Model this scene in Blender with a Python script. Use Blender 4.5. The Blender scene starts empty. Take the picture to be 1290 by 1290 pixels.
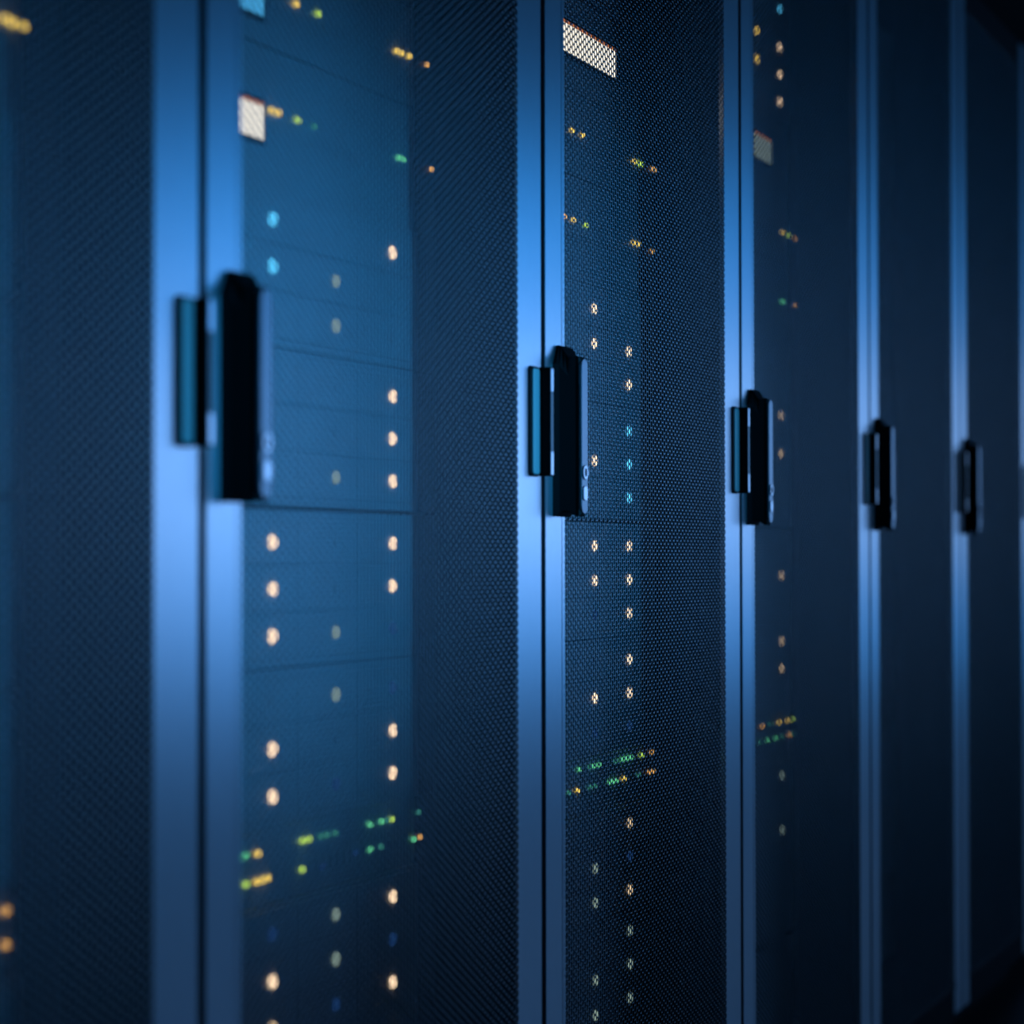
import bpy, math, random
import numpy as np
from mathutils import Matrix, Vector

# ------------------------------------------------------------------ camera
S = bpy.context.scene
COL = S.collection
D = 0.988            # camera to door plane
U0 = 1.8128          # x of the first visible seam
P = 0.8              # cabinet pitch
ZC = 0.97            # camera height
PHI = math.radians(21.44)
PITCH = math.radians(1.07)
ROLL = math.radians(0.07)
cd = bpy.data.cameras.new('camera')
cam = bpy.data.objects.new('camera', cd)
COL.objects.link(cam)
S.camera = cam
cd.sensor_width = 36.0
cd.lens = 3112 / 1290 * 36.0
cd.clip_start = 0.05
fw = Vector((math.cos(PHI) * math.cos(PITCH), math.sin(PHI) * math.cos(PITCH), math.sin(PITCH)))
right = Vector((math.sin(PHI), -math.cos(PHI), 0))
up = right.cross(fw)
R = Matrix((right, up, -fw)).transposed()
cam.matrix_world = Matrix.Translation((0, -D, ZC)) @ R.to_4x4() @ Matrix.Rotation(-ROLL, 4, 'Z')
cd.dof.use_dof = True
cd.dof.focus_distance = 3.12
cd.dof.aperture_fstop = 0.08685 / 0.027
cd.dof.aperture_blades = 0

# ------------------------------------------------------------------ world, lights, exposure
w = bpy.data.worlds.new('world')
S.world = w
w.use_nodes = True
w.node_tree.nodes['Background'].inputs[0].default_value = (0.12, 0.35, 0.6, 1)
w.node_tree.nodes['Background'].inputs[1].default_value = 0.01
S.view_settings.view_transform = 'Standard'
S.view_settings.look = 'None'
S.view_settings.gamma = 1
S.view_settings.use_curve_mapping = False
S.view_settings.exposure = 0


def area(name, loc, target, sx, sy, power, color, spread=180):
    l = bpy.data.lights.new(name, 'AREA')
    l.shape = 'RECTANGLE'
    l.size, l.size_y = sx, sy
    l.energy = power
    l.color = color
    l.spread = math.radians(spread)
    o = bpy.data.objects.new(name, l)
    COL.objects.link(o)
    o.location = loc
    o.rotation_euler = (Vector(target) - Vector(loc)).to_track_quat('-Z', 'Y').to_euler()
    return o


# unseen blue light down the aisle, split into lamps so each seam mirrors one
LAMPS = [  # x, z, width, height, watts
    (7.8, 1.22, 2.6, 0.35, 20),
    (11.0, 1.30, 3.0, 0.45, 13),
    (15.5, 1.45, 4.0, 0.60, 11),
    (21.5, 1.70, 5.0, 0.80, 11),
]
for lx, lz, lw, lh, lp in LAMPS:
    area('unseen_aisle_light', (lx, -3.2, lz + 0.10), (lx - 5.5, 0, 1.1), lw, lh * 2.1, lp * 0.31, (0.60, 0.73, 0.95))
    area('unseen_aisle_light', (lx, -3.25, lz + 0.3), (lx - 5.5, 0, 1.3), lw, lh * 5.0, lp * 1.05, (0.01, 0.33, 1.0))  # larger, bluer copy added behind to tint the outer falloff

# added blue fill spots, unseen, brightening the equipment in each nearer cabinet
SPOTS = [  # aimed x, aimed z, cone degrees, watts
    (1.55, 1.08, 25, 75),
    (2.25, 1.12, 21, 300),
    (3.02, 1.16, 22, 140),
    (3.80, 1.15, 24, 25),
]
for sx, sz, cone, watts in SPOTS:
    sl = bpy.data.lights.new('fill_spot', 'SPOT')
    sl.energy = watts
    sl.color = (0.03, 0.42, 1.0)
    sl.spot_size = math.radians(cone)
    sl.spot_blend = 1.0
    sl.shadow_soft_size = 0.10
    so = bpy.data.objects.new('fill_spot', sl)
    COL.objects.link(so)
    so.location = (sx + 0.80, -2.8, 1.25)
    so.rotation_euler = (Vector((sx, 0.05, sz)) - so.location).to_track_quat('-Z', 'Y').to_euler()



# ------------------------------------------------------------------ materials
def mat(name, col, metal=0.0, rough=0.5, spec=0.5, emit=None, strength=0.0, noise=0.0, bump=0.0, scale=40, tint=None):
    m = bpy.data.materials.new(name)
    m.use_nodes = True
    nt = m.node_tree
    b = nt.nodes['Principled BSDF']
    b.inputs['Base Color'].default_value = (*col, 1)
    b.inputs['Metallic'].default_value = metal
    b.inputs['Roughness'].default_value = rough
    b.inputs['Specular IOR Level'].default_value = spec
    if tint is not None:
        b.inputs['Specular Tint'].default_value = (tint, tint, tint, 1)
    if emit:
        b.inputs['Emission Color'].default_value = (*emit, 1)
        b.inputs['Emission Strength'].default_value = strength
        m.cycles.emission_sampling = 'NONE'
    if noise or bump:
        tc = nt.nodes.new('ShaderNodeTexCoord')
        nz = nt.nodes.new('ShaderNodeTexNoise')
        nz.inputs['Scale'].default_value = scale
        nz.inputs['Detail'].default_value = 3
        nt.links.new(tc.outputs['Object'], nz.inputs['Vector'])
        if noise:
            mx = nt.nodes.new('ShaderNodeMixRGB')
            mx.inputs[1].default_value = (*[c * (1 - noise) for c in col], 1)
            mx.inputs[2].default_value = (*[min(1, c * (1 + noise)) for c in col], 1)
            nt.links.new(nz.outputs['Fac'], mx.inputs[0])
            nt.links.new(mx.outputs[0], b.inputs['Base Color'])
        if bump:
            bp = nt.nodes.new('ShaderNodeBump')
            bp.inputs['Strength'].default_value = bump
            bp.inputs['Distance'].default_value = 0.001
            nt.links.new(nz.outputs['Fac'], bp.inputs['Height'])
            nt.links.new(bp.outputs['Normal'], b.inputs['Normal'])
    return m


M = dict(
    door=mat('powder_coated_steel', (0.50, 0.54, 0.58), 1.0, 0.295, noise=0.04, scale=60),
    mesh=mat('perforated_steel', (0.48, 0.53, 0.56), 1.0, 0.31, tint=0.0),
    rim=mat('hole_shade_edge_black', (0.010, 0.011, 0.012), 0.0, 0.7, 0.1),  # shade inside the holes put into the colour; sheet ends share it
    carcass=mat('black_steel', (0.008, 0.009, 0.010), 0.0, 0.8, 0.04, noise=0.1),
    black=mat('black_plastic', (0.006, 0.006, 0.006), 0.0, 0.5, 0.12),
    shiny=mat('satin_metal', (0.20, 0.23, 0.26), 1.0, 0.36, noise=0.05),
    strip=mat('dull_strip', (0.10, 0.13, 0.14), 1.0, 0.4),
    plate=mat('plate_grey', (0.80, 0.78, 0.75), 0.40, 0.5),
    chrome=mat('polished_metal', (0.5, 0.55, 0.6), 1.0, 0.28),
    face=mat('equipment_grey', (0.60, 0.64, 0.68), 0.35, 0.42, noise=0.06),
    carrier=mat('carrier_grey', (0.62, 0.66, 0.70), 0.35, 0.42, noise=0.04),
    dark=mat('dark_bezel', (0.05, 0.055, 0.06), 0.1, 0.5),
    ear=mat('ear_black', (0.015, 0.016, 0.018), 0.1, 0.5),
    floor=mat('dark_floor', (0.006, 0.007, 0.008), 0.0, 0.45, 0.3, noise=0.1, scale=3),
    wall=mat('dark_wall', (0.01, 0.012, 0.014), 0.0, 0.8, noise=0.1, scale=3),
    off=mat('unlit_led', (0.58, 0.62, 0.66), 0.35, 0.42),
)
LED = {
    'W': mat('led_warm', (0.1, 0.1, 0.1), emit=(1.0, 0.72, 0.46), strength=2.4),
    'w': mat('led_warm_dim', (0.1, 0.1, 0.1), emit=(1.0, 0.72, 0.42), strength=1.1),
    'd': mat('led_pale_dim', (0.1, 0.1, 0.1), emit=(0.62, 0.85, 0.72), strength=0.5),
    'B': mat('led_blue', (0.1, 0.1, 0.1), emit=(0.10, 0.60, 1.0), strength=1.9),
    'b': mat('led_blue_dim', (0.1, 0.1, 0.1), emit=(0.05, 0.22, 0.8), strength=0.2),
    'G': mat('led_green', (0.1, 0.1, 0.1), emit=(0.18, 0.95, 0.42), strength=1.0),
    'g': mat('led_green_dim', (0.1, 0.1, 0.1), emit=(0.10, 0.62, 0.45), strength=0.45),
    'Y': mat('led_yellow', (0.1, 0.1, 0.1), emit=(1.0, 0.68, 0.12), strength=1.7),
    'O': mat('led_orange', (0.1, 0.1, 0.1), emit=(1.0, 0.50, 0.12), strength=1.3),
    'L': mat('led_lime', (0.1, 0.1, 0.1), emit=(0.62, 0.95, 0.12), strength=1.4),
}
SCREEN_W = mat('lit_white_screen', (0.1, 0.1, 0.1), emit=(1.0, 0.93, 0.78), strength=1.6)
SCREEN_D = mat('lit_white_screen_dim', (0.1, 0.1, 0.1), emit=(0.72, 0.95, 0.85), strength=0.4)
SCREEN_B = mat('lit_blue_screen', (0.1, 0.1, 0.1), emit=(0.08, 0.50, 0.95), strength=1.2)
BAR_O = mat('orange_bar', (0.4, 0.12, 0.03), emit=(1.0, 0.30, 0.08), strength=0.5)


# ------------------------------------------------------------------ mesh helpers
class MB:
    def __init__(s):
        s.v, s.f = [], []

    def box(s, x0, x1, y0, y1, z0, z1, bev=0.0):
        """axis box; bev chamfers the edges of the front (-y) face"""
        n = len(s.v)
        b = bev
        s.v += [(x0, y1, z0), (x1, y1, z0), (x1, y1, z1), (x0, y1, z1)]
        if b:
            s.v += [(x0, y0 + b, z0), (x1, y0 + b, z0), (x1, y0 + b, z1), (x0, y0 + b, z1)]
            s.v += [(x0 + b, y0, z0 + b), (x1 - b, y0, z0 + b), (x1 - b, y0, z1 - b), (x0 + b, y0, z1 - b)]
            layers = 3
        else:
            s.v += [(x0, y0, z0), (x1, y0, z0), (x1, y0, z1), (x0, y0, z1)]
            layers = 2
        s.f.append((n, n + 3, n + 2, n + 1)[::-1] if False else (n, n + 1, n + 2, n + 3)[::-1])
        for L in range(layers - 1):
            a = n + 4 * L
            for i in range(4):
                j = (i + 1) % 4
                s.f.append((a + i, a + j, a + 4 + j, a + 4 + i)[::-1])
        a = n + 4 * (layers - 1)
        s.f.append((a, a + 1, a + 2, a + 3))
        return s

    def disc(s, cx, cz, rx, rz, y0, y1, seg=16, bev=0.0):
        n = len(s.v)
        rings = [(y1, 1.0), (y0 + bev, 1.0)]
        if bev:
            rings.append((y0, 1 - bev / min(rx, rz)))
        for y, k in rings:
            for i in range(seg):
                a = 2 * math.pi * i / seg
                s.v.append((cx + rx * k * math.cos(a), y, cz + rz * k * math.sin(a)))
        for L in range(len(rings) - 1):
            for i in range(seg):
                j = (i + 1) % seg
                s.f.append((n + L * seg + i, n + L * seg + seg + i, n + L * seg + seg + j, n + L * seg + j)[::-1])
        s.f.append(tuple(n + (len(rings) - 1) * seg + i for i in range(seg)))
        s.f.append(tuple(n + i for i in range(seg))[::-1])
        return s

    def round_rect(s, x0, x1, z0, z1, r, y0, y1, bev=0.0, seg=5):
        n = len(s.v)
        pts = []
        for cx, cz, a0 in ((x1 - r, z1 - r, 0), (x0 + r, z1 - r, 90), (x0 + r, z0 + r, 180), (x1 - r, z0 + r, 270)):
            for i in range(seg + 1):
                a = math.radians(a0 + 90 * i / seg)
                pts.append((cx, cz, math.cos(a), math.sin(a)))
        N = len(pts)
        rings = [(y1, r), (y0 + bev, r)] + ([(y0, max(r - bev, 1e-5))] if bev else [])
        for y, rr in rings:
            for cx, cz, c, q in pts:
                s.v.append((cx + rr * c, y, cz + rr * q))
        for L in range(len(rings) - 1):
            for i in range(N):
                j = (i + 1) % N
                s.f.append((n + L * N + i, n + L * N + j, n + (L + 1) * N + j, n + (L + 1) * N + i))
        s.f.append(tuple(n + (len(rings) - 1) * N + i for i in range(N)))
        s.f.append(tuple(n + i for i in range(N))[::-1])
        return s

    def mesh(s, name, m):
        me = bpy.data.meshes.new(name)
        me.from_pydata([tuple(p) for p in s.v], [], s.f)
        me.materials.append(m)
        me.validate()
        # consistent outward normals
        import bmesh
        bm = bmesh.new()
        bm.from_mesh(me)
        bmesh.ops.recalc_face_normals(bm, faces=bm.faces)
        bm.to_mesh(me)
        bm.free()
        return me


def obj(name, me, parent=None, loc=(0, 0, 0)):
    o = bpy.data.objects.new(name, me)
    COL.objects.link(o)
    o.parent = parent
    o.location = loc
    return o


def empty(name, loc, label, cat, group=None):
    o = bpy.data.objects.new(name, None)
    COL.objects.link(o)
    o.empty_display_size = 0.1
    o.location = loc
    o['label'] = label
    o['category'] = cat
    if group:
        o['group'] = group
    return o


def structure(name, mb, m):
    o = obj(name, mb.mesh(name, m))
    o['kind'] = 'structure'
    return o


# ------------------------------------------------------------------ the room
X0, X1, Y0, Y1, H = -2.5, 26.0, -5.0, 1.6, 2.9
structure('floor', MB().box(X0, X1, Y0, Y1, -0.1, 0), M['floor'])
structure('ceiling', MB().box(X0, X1, Y0, Y1, H, H + 0.1), M['wall'])
structure('wall_back', MB().box(X0, X1, Y1, Y1 + 0.1, 0, H), M['wall'])
structure('wall_front', MB().box(X0, X1, Y0 - 0.1, Y0, 0, H), M['wall'])
structure('wall_left', MB().box(X0 - 0.1, X0, Y0, Y1, 0, H), M['wall'])
structure('wall_right', MB().box(X1, X1 + 0.1, Y0, Y1, 0, H), M['wall'])

# ------------------------------------------------------------------ perforated sheet
DZ0, DZ1 = 0.0575, 2.163        # door bottom and top
SL, SR = 0.068, 0.080          # stile widths left / right (from the seam)
GAP = 0.0065                    # half of the gap between two doors
PITCH_HOLE = 0.00900            # vertical spacing of the round holes
HOLE_R = 0.00430
HOLE_RI = 0.00375
SHEET_T = 0.0012


def perforated_sheet(width, height):
    """hexagonal lattice of round holes with straight vertical columns; x 0..width, z 0..height; front at y=0"""
    p = PITCH_HOLE
    dx = p * math.sqrt(3) / 2
    ncol = int(round(width / dx)) + 1
    nrow = int(height / p) + 1
    dx = width / (ncol - 1)
    N = 12
    ang = np.arange(N) * 2 * np.pi / N
    # hexagon corners at 0,60,..; edge middles at 30,90,..
    Rc = p / math.sqrt(3)
    rad = np.where(np.arange(N) % 2 == 0, Rc, p / 2)
    outx, outz = rad * np.cos(ang) * (dx / (p * math.sqrt(3) / 2)), rad * np.sin(ang)
    inx, inz = HOLE_R * np.cos(ang), HOLE_R * np.sin(ang)
    cx, cz, solid = [], [], []
    for c in range(-1, ncol + 1):
        for r in range(-1, nrow + 1):
            cx.append(c * dx)
            cz.append(r * p + (p / 2 if c % 2 else 0))
            solid.append(c < 0 or c >= ncol or r < 0 or r >= nrow)
    cx, cz, solid = np.array(cx), np.array(cz), np.array(solid)
    hx, hz = cx[~solid], cz[~solid]
    K = len(hx)
    V = np.zeros((K, 4 * N, 3))
    V[:, :N, 0] = hx[:, None] + outx
    V[:, :N, 2] = hz[:, None] + outz
    V[:, N:2 * N, 0] = hx[:, None] + inx
    V[:, N:2 * N, 2] = hz[:, None] + inz
    k = HOLE_RI / HOLE_R
    for a, yy in ((2, 0.0005), (3, SHEET_T)):
        V[:, a * N:(a + 1) * N, 0] = hx[:, None] + inx * k
        V[:, a * N:(a + 1) * N, 2] = hz[:, None] + inz * k
        V[:, a * N:(a + 1) * N, 1] = yy
    i = np.arange(N)
    j = (i + 1) % N
    front = np.stack([i, j, N + j, N + i], 1)
    inner = np.stack([N + i, N + j, 2 * N + j, 2 * N + i], 1)
    wall = inner + N
    F = np.concatenate([front, inner, wall])[None] + (np.arange(K) * 4 * N)[:, None, None]
    V = V.reshape(-1, 3)
    F = F.reshape(-1, 4)
    # solid cells of the border: 12-gons as fans of quads
    sx, sz = cx[solid], cz[solid]
    Ks = len(sx)
    VS = np.zeros((Ks, N + 1, 3))
    VS[:, :N, 0] = sx[:, None] + outx
    VS[:, :N, 2] = sz[:, None] + outz
    VS[:, N, 0] = sx
    VS[:, N, 2] = sz
    q = np.array([[k, (k + 1) % N, (k + 2) % N, N] for k in range(0, N, 2)])
    FS = q[None] + (np.arange(Ks) * (N + 1))[:, None, None] + len(V)
    V = np.concatenate([V, VS.reshape(-1, 3)])
    F = np.concatenate([F, FS.reshape(-1, 4)])
    me = bpy.data.meshes.new('mesh_panel')
    me.vertices.add(len(V))
    me.vertices.foreach_set('co', V.astype(np.float32).ravel())
    me.loops.add(F.size)
    me.loops.foreach_set('vertex_index', F.astype(np.int32).ravel())
    me.polygons.add(len(F))
    me.polygons.foreach_set('loop_start', np.arange(0, F.size, 4, dtype=np.int32))
    me.materials.append(M['mesh'])
    me.materials.append(M['rim'])
    me.materials.append(M['door'])
    mi = np.zeros(len(F), dtype=np.int32)
    mi[:K * 3 * N] = np.tile(np.repeat([0, 1, 1], N), K)
    side = (sx < 0) | (sx > width + dx / 2)      # the border joins the stiles in their paint
    mi[K * 3 * N:] = np.repeat(np.where(side & (sz > 0) & (sz < height), 2, 1), N // 2)
    me.polygons.foreach_set('material_index', mi)
    me.update(calc_edges=True)
    return me


x_in0, x_in1 = SL, P - SR
mesh_w = x_in1 - x_in0 - 0.0085
sheet_me = perforated_sheet(mesh_w, DZ1 - DZ0 - 0.13)

# ------------------------------------------------------------------ door frame (origin at left seam, y=0 is the front)
fr = MB()
BV = 0.0012
# each stile is a folded sheet: a wide front face and a return flange along the gap
for sx, ex, fx0, fx1 in ((GAP, x_in0, GAP, GAP + 0.003), (x_in1, P - GAP, P - GAP - 0.003, P - GAP)):
    fr.box(sx, ex, 0, 0.002, DZ0, DZ1, 0.0008)
    fr.box(fx0, fx1, 0.002, 0.028, DZ0, DZ1)
door_me = fr.mesh('door', M['door'])

rail_bar_me = MB().box(x_in0, x_in1, 0.001, 0.028, 0, 0.06, 0.001).mesh('door_rail', M['carcass'])

# latch plate on the right stile (x measured from the door's right seam)
lp_base = MB().round_rect(-0.047, -0.0165, 1.0615, 1.1850, 0.006, -0.0025, 0.0004, 0.0012).mesh('latch_plate', M['black'])
lp_face = MB().round_rect(-0.0405, -0.0200, 1.0640, 1.1825, 0.004, -0.0040, -0.0020, 0.0008).mesh('plate_face', M['plate'])
lb = MB().box(-0.0195, -0.0105, -0.0160, -0.0022, 1.0620, 1.1845, 0.0006).mesh('latch_block', M['black'])
li = MB()
li.box(-0.0190, -0.0110, -0.0168, -0.0158, -0.0130, 0.0130, 0.0003)
li_me = li.mesh('latch_cap', M['chrome'])
lm_me = MB().box(-0.0190, -0.0110, -0.0166, -0.0158, 1.0895, 1.1565, 0.0003).mesh('latch_strip', M['strip'])

# swing handle on the left stile, lofted along its height
hs = [0.0, 0.003, 0.006, 0.010, 0.014, 0.0155, 0.018, 0.021, 0.024, 0.0262]
ul = [0.030, 0.0335, 0.037, 0.0410, 0.0450, 0.0465, 0.0490, 0.0520, 0.0540, 0.0580]
ur = [0.084, 0.0835, 0.083, 0.082, 0.081, 0.0805, 0.0795, 0.078, 0.075, 0.070]
zt = [0.2440, 0.2445, 0.2425, 0.2365, 0.2305, 0.2285, 0.2310, 0.2320, 0.2310, 0.2285]
zb = [0.0475, 0.0480, 0.0530, 0.0548, 0.0545, 0.0530, 0.0500, 0.0478, 0.0482, 0.0510]
hv, hf = [], []
for h, a, b, t, z in zip(hs, ul, ur, zt, zb):
    a -= 0.0025 * h / 0.0262
    b -= 0.0025 * h / 0.0262
    at = a + max(0.0, 0.013 - 0.9 * h)
    for u, zz in ((a, z), (b, z), (b, t), (at, t), (a, t - 0.022)):
        hv.append((u, -h, ZC + zz))
for k in range(len(hs) - 1):
    for i in range(5):
        j = (i + 1) % 5
        hf.append((5 * k + i, 5 * k + j, 5 * k + 5 + j, 5 * k + 5 + i))
n = 5 * (len(hs) - 1)
hf += [(0, 4, 3, 2, 1), (n, n + 1, n + 2, n + 3, n + 4)]
hb = MB()
hb.v, hb.f = hv, hf
handle_me = hb.mesh('swing_handle', M['black'])
hface_me = MB().round_rect(0.0520, 0.0735, ZC + 0.0500, ZC + 0.2300, 0.010, -0.0275, -0.0235, 0.0012).mesh('handle_face', M['shiny'])
lk = MB()
lk.disc(0.0625, ZC + 0.0985, 0.0085, 0.0085, -0.0290, -0.0270, 20, 0.0006)
lock_me = lk.mesh('lock_cylinder', M['chrome'])
kb = MB()
kb.disc(0.0625, ZC + 0.0985, 0.0028, 0.0050, -0.0297, -0.0288, 12, 0.0003)
key_me = kb.mesh('keyhole_insert', M['black'])
bt_me = MB().round_rect(0.0555, 0.0695, ZC + 0.066, ZC + 0.083, 0.005, -0.0288, -0.0270, 0.0006).mesh('lock_button', M['chrome'])

# ------------------------------------------------------------------ cabinet carcass
car = dict(
    side_panel=MB().box(0.0, 0.012, 0.032, 1.05, 0.05, 2.17).mesh('side_panel', M['carcass']),
    top_panel=MB().box(0.012, P - 0.012, 0.032, 1.05, 2.145, 2.17).mesh('top_panel', M['carcass']),
    base_panel=MB().box(0.012, P - 0.012, 0.032, 1.05, 0.05, 0.07).mesh('base_panel', M['carcass']),
    plinth=MB().box(0.004, P - 0.004, 0.05, 1.04, 0.0, 0.05).mesh('plinth', M['carcass']),
    rear_panel=MB().box(0.012, P - 0.012, 1.03, 1.05, 0.07, 2.145).mesh('rear_panel', M['carcass']),
)
rail = MB()
rail.box(0, 0.004, 0.130, 0.170, 0.07, 2.145)
rail.box(0, 0.03, 0.130, 0.134, 0.07, 2.145)
rail_me = rail.mesh('mounting_rail', M['carcass'])

ORD = ['leftmost', 'second', 'third', 'fourth', 'fifth', 'sixth', 'seventh']
CAB_LABEL = [
    'dark mesh-door server cabinet cut off by the left edge of the photo',
    'server cabinet with the brightest blue-lit interior, its large blurred handle nearest the camera',
    'server cabinet in sharp focus at mid photo, a white screen glowing behind its mesh door',
    'narrow server cabinet right of centre with a faint column of lights behind its mesh',
    'dark server cabinet behind the fourth blurred handle, no lights visible inside',
    'dark server cabinet at the right edge, fifth handle on its left stile',
]


def make_cabinet(i):
    x = U0 + P * (i - 1)
    t = empty('server_cabinet', (x, 0, 0), CAB_LABEL[i], 'server cabinet', 'row of server cabinets')
    obj('side_panel', car['side_panel'], t)
    obj('side_panel', car['side_panel'], t, (P - 0.012, 0, 0))
    for k in ('top_panel', 'base_panel', 'plinth', 'rear_panel'):
        obj(k, car[k], t)
    obj('mounting_rail', rail_me, t, (0.013, 0.0, 0))
    r = obj('mounting_rail', rail_me, t, (P - 0.013, 0, 0))
    r.scale.x = -1
    d = obj('door', door_me, t)
    obj('door_rail', rail_bar_me, d, (0, 0, DZ0))
    obj('door_rail', rail_bar_me, d, (0, 0, DZ1 - 0.06))
    obj('mesh_panel', sheet_me, d, (x_in0 + 0.00425, -0.0004, DZ0 + 0.062))
    if i < 6:
        obj('latch_plate', lp_base, d, (P, 0, 0))
        obj('plate_face', lp_face, d, (P, 0, 0))
        obj('latch_block', lb, d, (P, 0, 0))
        obj('latch_cap', li_me, d, (P, 0, 1.0765))
        obj('latch_cap', li_me, d, (P, 0, 1.1700))
        obj('latch_strip', lm_me, d, (P, 0, 0))
    obj('swing_handle', handle_me, d)
    obj('handle_face', hface_me, d)
    obj('lock_cylinder', lock_me, d)
    obj('keyhole_insert', key_me, d)
    obj('lock_button', bt_me, d)
    return t


for i in range(6):
    make_cabinet(i)

# ------------------------------------------------------------------ equipment
YF = 0.121           # front plane of the equipment
EL, ER = 0.0, 0.713  # left / right of the grey faces
ED = 0.55            # depth
COLX = [0.0665, 0.2100, 0.3535, 0.4970, 0.6400]   # light of each carrier
ROWZ = [0.0462, 0.0, -0.0462]
EL = 0.045
led_me = {k: MB().round_rect(-0.0078, 0.0078, -0.0068, 0.0068, 0.0066, -0.0015, 0.0015, 0.0006, 4).mesh('status_light', m) for k, m in list(LED.items()) + [('.', M['off'])]}
led_me['.'] = MB().round_rect(-0.0060, 0.0060, -0.0055, 0.0055, 0.0053, -0.0002, 0.0015, 0.0001, 4).mesh('status_light', M['off'])
port_me = {k: MB().round_rect(-0.0042, 0.0042, -0.0028, 0.0028, 0.0015, -0.0015, 0.0010, 0.0004, 3).mesh('port_light', m) for k, m in LED.items()}

cw, chh = 0.1427, 0.0458
cb = MB()
cb.box(-0.0900, -0.0900 + cw, 0.0, 0.012, -chh / 2, chh / 2, 0.0006)
cb.box(-0.080, -0.020, -0.0008, 0.0, -0.0185, -0.0165, 0.0003)     # pull lever
carrier_me = cb.mesh('drive_carrier', M['carrier'])
enc_set = {}
for word, hh in (('tall', 0.0780), ('low', 0.0742)):
    enc_set[word] = (MB().box(EL, ER, YF - 0.0035, YF + ED, -hh, hh, 0.001).mesh('chassis', M['face']),
                     MB().box(ER, 0.772, YF, YF + 0.004, -hh, hh, 0.0008).mesh('rack_ear', M['ear']),
                     MB().box(0.014, EL, YF, YF + 0.004, -hh, hh, 0.0008).mesh('rack_ear', M['ear']))

CAB_NAME = ['leftmost cabinet', 'second cabinet from the left', 'third cabinet from the left',
            'fourth cabinet from the left', 'fifth cabinet from the left']
# enclosure centre heights (relative to the camera) and the state of the lights, 3 rows x 5 columns
ENC = {'a': 0.978, 'b': 0.8195, 'c': 0.2868, 'd': 0.1300, 'e': -0.0300, 'f': -0.1868, 'g': -0.4130, 'h': -0.5620, 'i': -0.7200}
ENC_WORD = {'a': 'topmost', 'b': 'above the small console', 'c': 'just above handle height',
            'd': 'level with the door handle', 'e': 'just below the door handle', 'f': 'resting on the slim switch',
            'g': 'just under the slim switch', 'h': 'second lowest', 'i': 'lowest of all'}
ST = {
    1: dict(a='.....|.....|.....', b='.....|.....|.....', c='..B.W|..Bd.|...d.', d='....W|....W|...dW', e='..W.W|..W.W|..Wdb',
            f='...db|..W.W|..WbW', g='..bdW|..Wdb|..wbW', h='..W.w|..w.w|.....', i='.....|.....|.....'),
    2: dict(a='.....|.....|.....', b='.....|.....|.....', c='...W.|...WW|....W', d='....B|...WB|....B', e='...WW|...WW|...bW',
            f='....W|...WW|...bb', g='....w|...db|...dw', h='....d|...dd|...dd', i='.....|.....|.....'),
    3: dict(a='....w|....W|....B', b='...YW|...YW|....W', c='.....|.....|....w', d='....w|.....|.....', e='.....|....w|.....',
            f='....w|....w|.....', g='....d|.....|....d', h='.....|.....|.....', i='.....|.....|.....'),
}
for ci in range(5):
    xo = U0 + P * (ci - 1)
    for key, zc in ENC.items():
        st = ST.get(ci, {}).get(key, '.....|.....|.....').split('|')
        t = empty('drive_enclosure', (xo, 0, ZC + zc),
                  f'grey drive enclosure in the {CAB_NAME[ci]}, {ENC_WORD[key]}', 'drive enclosure', 'drive enclosures')
        ch, e1, e2 = enc_set['low' if key in 'ghi' else 'tall']
        obj('chassis', ch, t)
        obj('rack_ear', e1, t)
        obj('rack_ear', e2, t)
        for r in range(3):
            for c in range(5):
                if c == 0 and ci in (0, 1, 2, 3, 4):
                    continue
                cr = obj('drive_carrier', carrier_me, t, (COLX[c], YF - 0.006, ROWZ[r]))
                obj('status_light', led_me[st[r][c]], cr, (0, -0.0005, 0))

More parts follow.
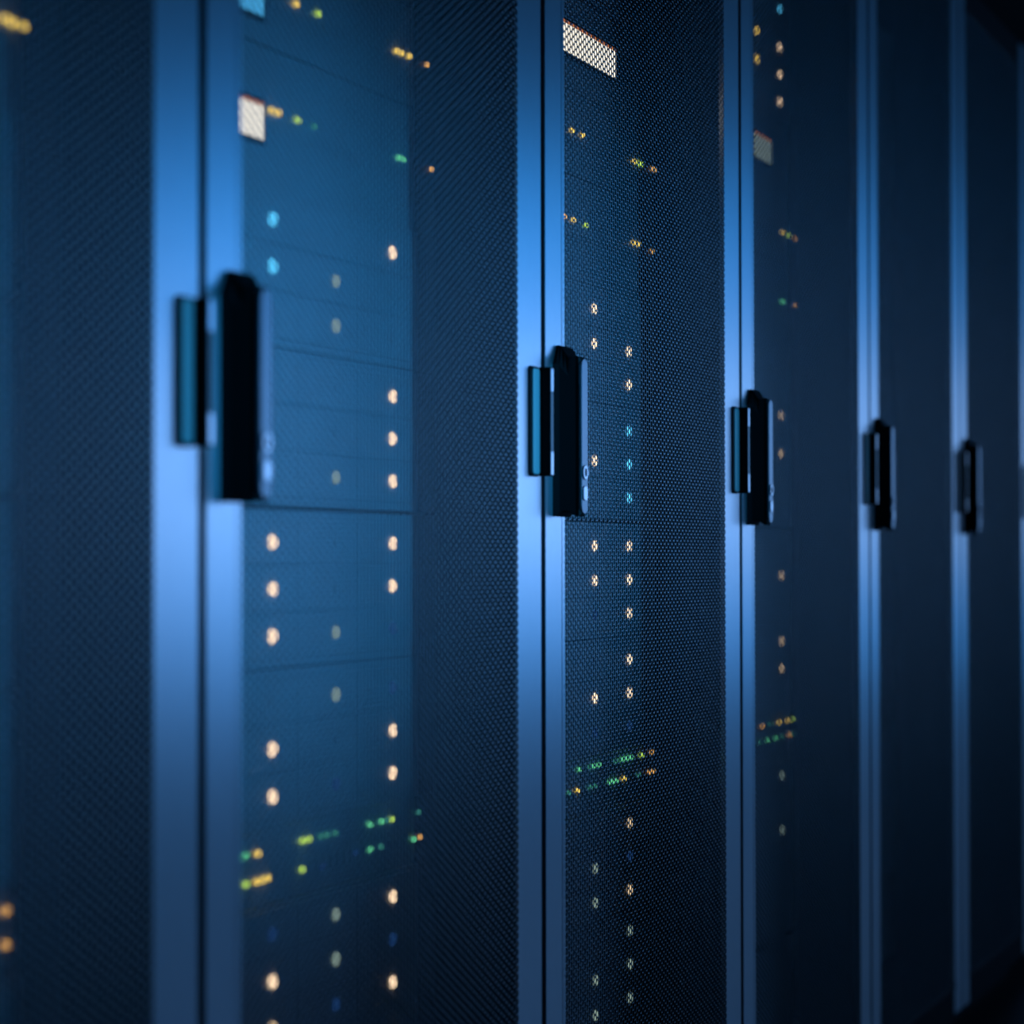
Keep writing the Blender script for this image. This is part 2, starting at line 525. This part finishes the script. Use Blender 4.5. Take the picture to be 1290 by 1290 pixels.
# network switches and console: unit centre, half height, kind, lights (u, z rel camera, colour)
PORTS = {
    0: [(0.688, 0.436, 'Y'), (0.700, 0.4355, 'Y'), (0.716, 0.436, 'Y'), (0.692, -0.283, 'O'), (0.692, -0.3105, 'O')],
    1: [(0.414, 0.5585, 'Y'), (0.465, 0.559, 'L'), (0.661, 0.558, 'Y'), (0.674, 0.5585, 'Y'), (0.695, 0.559, 'Y'), (0.744, 0.5585, 'O'),
        (0.360, 0.4415, 'Y'), (0.374, 0.4415, 'Y'), (0.418, 0.4418, 'L'), (0.456, 0.4416, 'g'), (0.667, 0.4413, 'G'), (0.680, 0.4415, 'G'),
        (0.757, 0.4414, 'O'),
        (0.307, -0.2858, 'G'), (0.331, -0.286, 'Y'), (0.430, -0.2844, 'L'), (0.443, -0.2842, 'L'), (0.472, -0.284, 'g'), (0.486, -0.284, 'g'),
        (0.506, -0.284, 'g'), (0.592, -0.284, 'G'), (0.621, -0.284, 'G'), (0.634, -0.284, 'g'), (0.648, -0.284, 'L'), (0.719, -0.2832, 'g'),
        (0.307, -0.313, 'L'), (0.330, -0.313, 'Y'), (0.341, -0.313, 'Y'), (0.353, -0.3125, 'Y'), (0.428, -0.313, 'L'), (0.476, -0.3154, 'b'),
        (0.555, -0.310, 'b'), (0.592, -0.311, 'G'), (0.619, -0.3105, 'g'), (0.708, -0.3122, 'G'), (0.724, -0.3112, 'O')],
    2: [(0.426, 0.5615, 'Y'), (0.466, 0.5615, 'Y'), (0.680, 0.5585, 'Y'), (0.700, 0.559, 'L'), (0.712, 0.559, 'L'), (0.759, 0.560, 'O'),
        (0.771, 0.560, 'O'), (0.396, 0.4445, 'O'), (0.430, 0.4442, 'Y'), (0.479, 0.4431, 'L'), (0.677, 0.4434, 'Y'), (0.698, 0.4437, 'Y'),
        (0.758, 0.4407, 'O'),
        (0.448, -0.278, 'G'), (0.490, -0.278, 'g'), (0.505, -0.278, 'G'), (0.526, -0.278, 'G'), (0.595, -0.2785, 'g'), (0.622, -0.278, 'G'),
        (0.635, -0.278, 'G'), (0.648, -0.278, 'G'), (0.662, -0.278, 'G'), (0.708, -0.2785, 'L'), (0.751, -0.2775, 'O'),
        (0.408, -0.305, 'g'), (0.442, -0.305, 'Y'), (0.490, -0.305, 'g'), (0.510, -0.305, 'g'), (0.572, -0.305, 'G'), (0.586, -0.305, 'G'),
        (0.598, -0.305, 'G'), (0.630, -0.305, 'Y'), (0.694, -0.305, 'g'), (0.740, -0.305, 'O'), (0.758, -0.305, 'O')],
    3: [(0.671, 0.5555, 'Y'), (0.712, 0.5552, 'L'), (0.754, 0.5548, 'O'), (0.665, 0.437, 'G'), (0.680, 0.437, 'G'), (0.754, 0.4378, 'O'),
        (0.536, -0.278, 'O'), (0.585, -0.277, 'g'), (0.640, -0.278, 'Y'), (0.696, -0.2785, 'Y'), (0.730, -0.278, 'L'),
        (0.522, -0.303, 'g'), (0.570, -0.303, 'G'), (0.620, -0.303, 'G'), (0.660, -0.303, 'g'), (0.707, -0.303, 'O'), (0.73, -0.303, 'g')],
}
UNITS = [('network_switch', 0.5590, 0.0558, 'network switch', 'upper network switch with small lights'),
         ('network_switch', 0.4340, 0.0688, 'network switch', 'lower network switch with small lights'),
         ('patch_switch', -0.3018, 0.0368, 'network switch', 'slim grey switch with two light rows'),
         ('rack_console', 0.6780, 0.0630, 'console', 'small grey rack console')]


def unit_mesh(hh):
    b = MB()
    b.box(EL, ER, YF, YF + ED, -hh, hh, 0.001)
    return b.mesh('chassis', M['face'])


def port_strip(hh, zs):
    b = MB()
    for zc in zs:
        for k in range(20):
            x = 0.36 + k * 0.0168
            b.box(x, x + 0.0125, YF - 0.0008, YF + 0.001, zc - 0.016, zc - 0.005)
    return b.mesh('port_block', M['face'])


um = {}
for ci in range(5):
    xo = U0 + P * (ci - 1)
    for nm, zc, hh, cat, desc in UNITS:
        k = (nm, zc)
        if k not in um:
            um[k] = (unit_mesh(hh - 0.0002), MB().box(ER, 0.772, YF, YF + 0.004, -hh + 0.0002, hh - 0.0002, 0.0008).mesh('rack_ear', M['ear']),
                     MB().box(0.014, EL, YF, YF + 0.004, -hh + 0.0002, hh - 0.0002, 0.0008).mesh('rack_ear', M['ear']),
                     port_strip(hh, [0.0]) if nm != 'rack_console' else None)
        t = empty(nm, (xo, 0, ZC + zc), f'{desc} in the {CAB_NAME[ci]}', cat, nm.replace('_', ' ') + ' units')
        obj('chassis', um[k][0], t)
        obj('rack_ear', um[k][1], t)
        obj('rack_ear', um[k][2], t)
        if um[k][3]:
            obj('port_block', um[k][3], t)
        for (u, z, c) in PORTS.get(ci, []):
            if abs(z - zc) < hh:
                obj('port_light', port_me[c], t, (u, YF - 0.002, z - zc))
        scr = None
        if nm == 'rack_console' and ci >= 2:
            scr = (0.40 if ci == 2 else 0.49, 0.592, 0.6595, 0.6965, SCREEN_W if ci == 2 else SCREEN_D)
            if ci == 2:
                scr = (0.36, 0.592, 0.6600, 0.6965, SCREEN_W)
            if ci == 4:
                scr = None
        if ci == 1 and zc == 0.5590:
            scr = (0.22, 0.338, 0.5300, 0.5700, SCREEN_B)
        if ci == 1 and zc == 0.4340:
            scr = (0.22, 0.338, 0.4090, 0.4415, SCREEN_W)
        if scr:
            a, b, z0, z1, m = scr
            bz = obj('screen_bezel', MB().box(a - 0.006, b + 0.006, YF - 0.0035, YF + 0.0005, z0 - zc - 0.005, z1 - zc + 0.008, 0.001).mesh('screen_bezel', M['ear']), t)
            obj('lit_screen', MB().box(a, b, YF - 0.0046, YF - 0.003, z0 - zc, z1 - zc, 0.0004).mesh('lit_screen', m), bz)
            if m is not SCREEN_B:
                obj('orange_strip', MB().box(a, b, YF - 0.0046, YF - 0.003, z1 - zc + 0.0006, z1 - zc + 0.0040, 0.0003).mesh('orange_strip', BAR_O), bz)
# blanking panels close the top and the bottom of each bay
for ci in range(5):
    xo = U0 + P * (ci - 1)
    for z0, z1, word in ((1.060, 1.172, 'top'), (-0.895, -0.802, 'foot'), (0.7400, 0.7400, '')):
        if z1 <= z0:
            continue
        t = empty('blanking_panel', (xo, 0, ZC + z0), f'plain dark blanking panel at the {word} of the {CAB_NAME[ci]}', 'panel', 'blanking panels')
        obj('panel_face', MB().box(0.014, 0.772, YF, YF + 0.006, 0, z1 - z0, 0.001).mesh('panel_face', M['dark']), t)
        obj('panel_face_trim', MB().box(0.03, 0.755, YF - 0.002, YF, 0.01, z1 - z0 - 0.01, 0.001).mesh('panel_face_trim', M['dark']), t)
